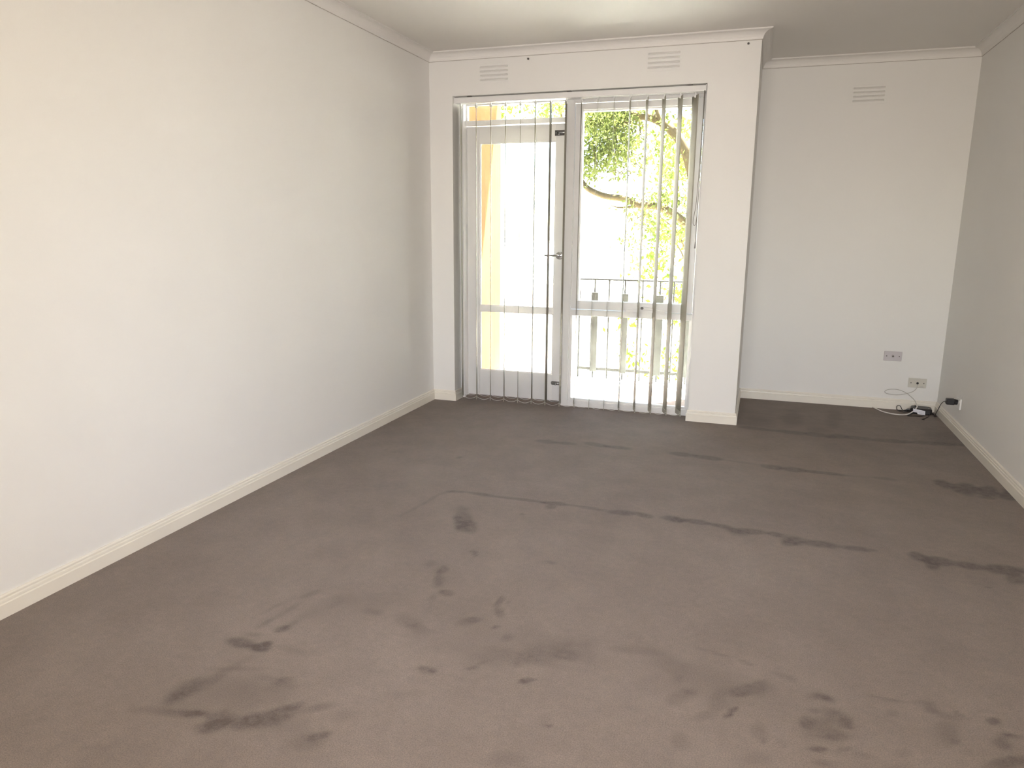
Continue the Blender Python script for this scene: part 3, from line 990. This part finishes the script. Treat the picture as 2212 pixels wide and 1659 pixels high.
for x in (.807, 1.080, 1.385, 1.662, 1.94, 2.17):
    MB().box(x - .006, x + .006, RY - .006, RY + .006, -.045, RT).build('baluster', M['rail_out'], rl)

# ------------------------------------------------------------------ garden
struct('garden_ground', MB().box(-250, 250, 1.7, 400, -3.3, -3.1), M['ground'], 'sunlit pale ground below the balcony')


def leaves(name, m, parent, clusters, seed, drop=0.3):
    """many small pointed leaves in clusters (x,y,z,rx,ry,rz,count,size)"""
    rs = np.random.RandomState(seed)
    V, F = [], []
    for cx, cy, cz_, rx, ry, rz, cnt, sz in clusters:
        d = rs.normal(size=(cnt, 3)) * .5
        P = d * np.array([rx, ry, rz]) + np.array([cx, cy, cz_])
        ax = rs.normal(size=(cnt, 3)) + np.array([0, 0, -drop * 2])
        ax /= np.linalg.norm(ax, axis=1)[:, None]
        w = np.cross(ax, rs.normal(size=(cnt, 3)))
        w /= np.linalg.norm(w, axis=1)[:, None]
        nrm_ = np.cross(ax, w)
        L = sz * (.55 + .9 * rs.rand(cnt))[:, None]
        a = P
        bq = P + ax * L * .45 + w * L * .24 + nrm_ * L * .07
        c = P + ax * L
        e = P + ax * L * .45 - w * L * .24 + nrm_ * L * .07
        base = len(V) * 0 + (len(V))
        V.extend(np.stack([a, bq, c, e], 1).reshape(-1, 3).tolist())
        for k in range(cnt):
            q = base + 4 * k
            F.append((q, q + 1, q + 2))
            F.append((q, q + 2, q + 3))
    og = WORLD[parent.name]
    me = bpy.data.meshes.new(name)
    me.from_pydata([(x - og.x, y - og.y, z - og.z) for x, y, z in V], [], F)
    o = bpy.data.objects.new(name, me)
    me.materials.append(m)
    COL.objects.link(o)
    o.parent = parent
    WORLD[o.name] = og.copy()
    o['kind'] = 'stuff'
    return o


random.seed(3)
TY = 5.0
tr = thing('garden_tree', (1.75, 5.1, -3.1), 'large tree with arching limbs and drooping foliage close outside the window', 'tree')


def limb(name, pts, r0, r1, parent):
    P = smooth_path(pts, 6)
    n_ = len(P)
    return MB().tube(P, [r0 + (r1 - r0) * i / (n_ - 1) for i in range(n_)], 9).build(name, M['bark'], parent, smooth=True)


tk = limb('trunk', [(1.85, 5.2, -3.15), (1.80, 5.15, -1.5), (1.72, 5.1, 0), (1.62, 5.05, 1.0), (1.55, 5.0, 1.45)], .20, .11, tr)
limb('branch', [(1.56, 5.0, 1.35), (1.49, 5.0, 1.80), (1.39, 5.0, 2.19), (1.24, 5.0, 2.49), (.98, 5.0, 2.715), (.71, 5.0, 2.79), (.45, 5.02, 2.735), (.21, 5.05, 2.87), (-.05, 5.1, 2.97), (-.4, 5.1, 3.05)], .085, .025, tr)
limb('branch', [(.72, 5.0, 2.79), (.50, 4.95, 2.86), (.25, 4.9, 2.98), (-.1, 4.9, 3.15)], .04, .012, tr)
limb('branch', [(.55, 5.0, 2.76), (.42, 4.97, 2.66), (.33, 4.95, 2.52), (.20, 4.9, 2.40)], .03, .008, tr)
limb('branch', [(1.60, 5.05, 1.15), (1.505, 4.95, 1.32), (1.316, 4.9, 1.47), (1.065, 4.9, 1.617), (.787, 4.9, 1.645), (.565, 4.9, 1.728), (.311, 4.9, 1.762), (.083, 4.92, 1.855), (-.03, 4.95, 1.965), (-.15, 5.0, 2.10), (-.4, 5.0, 2.4)], .058, .030, tr)
limb('branch', [(.80, 4.9, 1.645), (.66, 4.87, 1.622), (.52, 4.85, 1.612), (.40, 4.85, 1.640)], .022, .005, tr)
limb('branch', [(1.40, 5.0, 2.19), (1.48, 5.0, 2.6), (1.60, 5.0, 3.1)], .05, .02, tr)
limb('branch', [(1.0, 4.95, 2.70), (.9, 4.9, 2.95), (.75, 4.9, 3.3)], .03, .012, tr)
for k in range(26):
    x = random.uniform(.05, .75)
    z = random.uniform(2.45, 2.95)
    dx_ = random.uniform(-.22, .22)
    dz_ = random.uniform(.25, .75)
    y = random.uniform(4.6, 5.3)
    limb('twig', [(x, y, z), (x + dx_ * .5, y, z - dz_ * .35), (x + dx_, y - .05, z - dz_)], .008, .003, tr)
for k in range(14):
    x = random.uniform(.3, 1.5)
    z = random.uniform(.9, 2.3)
    dx_ = random.uniform(-.35, .35)
    y = random.uniform(4.5, 5.2)
    limb('twig', [(x, y, z), (x + dx_ * .5, y, z + .05), (x + dx_, y, z - random.uniform(.0, .4))], .007, .002, tr)
cl = []
for k in range(95):
    # dense drooping curtain, upper left of the view
    x = random.uniform(-.10, .62)
    z = random.uniform(2.02 + max(0, (x - .1)) * .5, 3.1)
    cl.append((x, random.uniform(4.5, 5.4), z, .17, .25, .19, 50, .062))
for k in range(52):
    x = random.uniform(.5, 1.7)
    z = random.uniform(1.9, 3.1)
    cl.append((x, random.uniform(4.5, 5.5), z, .14, .2, .14, 22, .058))
for k in range(40):
    x = random.uniform(.6, 1.75)
    z = random.uniform(1.0, 1.75)
    cl.append((x, random.uniform(4.5, 5.4), z, .15, .2, .13, 22, .055))
for k in range(7):
    cl.append((random.uniform(.95, 1.3), 4.85, random.uniform(1.6, 1.78), .09, .1, .06, 26, .05))
for k in range(30):
    cl.append((random.uniform(-1.0, -.1), random.uniform(4.8, 5.6), random.uniform(2.9, 3.4), .2, .2, .14, 20, .06))
    # crown above the view
    cl.append((random.uniform(-.8, 2.6), random.uniform(4.2, 6.4), random.uniform(3.2, 4.6), .4, .5, .3, 60, .07))
leaves('foliage', M['leaf'], tr, cl, 11)

for n_, (tx, ty, hgt, lab, sd, den) in enumerate((
        (1.3, 9.5, 3.4, 'bright yellow-green tree behind the railing at the right of the window', 21, 75),
        (-1.98, 11.5, 5.2, 'pale green tree farther off seen through the transom light', 31, 40),
        (0.6, 19.0, 4.2, 'farthest pale green tree behind the middle of the window', 51, 80))):
    t2 = thing('distant_tree', (tx, ty, -3.1), lab, 'tree', 'trees beyond the balcony')
    limb('trunk', [(tx, ty, -3.15), (tx + .1, ty, -2.0), (tx, ty, -1.0), (tx + .02, ty, 3.4 if n_ == 1 else -.3)], .13, .06, t2)
    zo = 3.7 if n_ == 1 else 0
    for k in range(5):
        a = k * 1.3
        limb('branch', [(tx + .02, ty, -.35 + zo), (tx + .5 * math.cos(a), ty + .5 * math.sin(a), .5 + .2 * k + zo), (tx + 1.1 * math.cos(a), ty + .9 * math.sin(a), 1.0 + .2 * k + zo)], .03, .008, t2)
    rs = random.Random(sd)
    cl = []
    for k in range(den):
        a, r = rs.uniform(0, 6.28), 1.7 * math.sqrt(rs.random())
        cl.append((tx + r * math.cos(a), ty + r * math.sin(a) * .8, rs.uniform(3.5 if n_ == 1 else -1.4, hgt), .34, .35, .28, 60, .115))
    leaves('foliage', M['leaf2'], t2, cl, sd + 5)
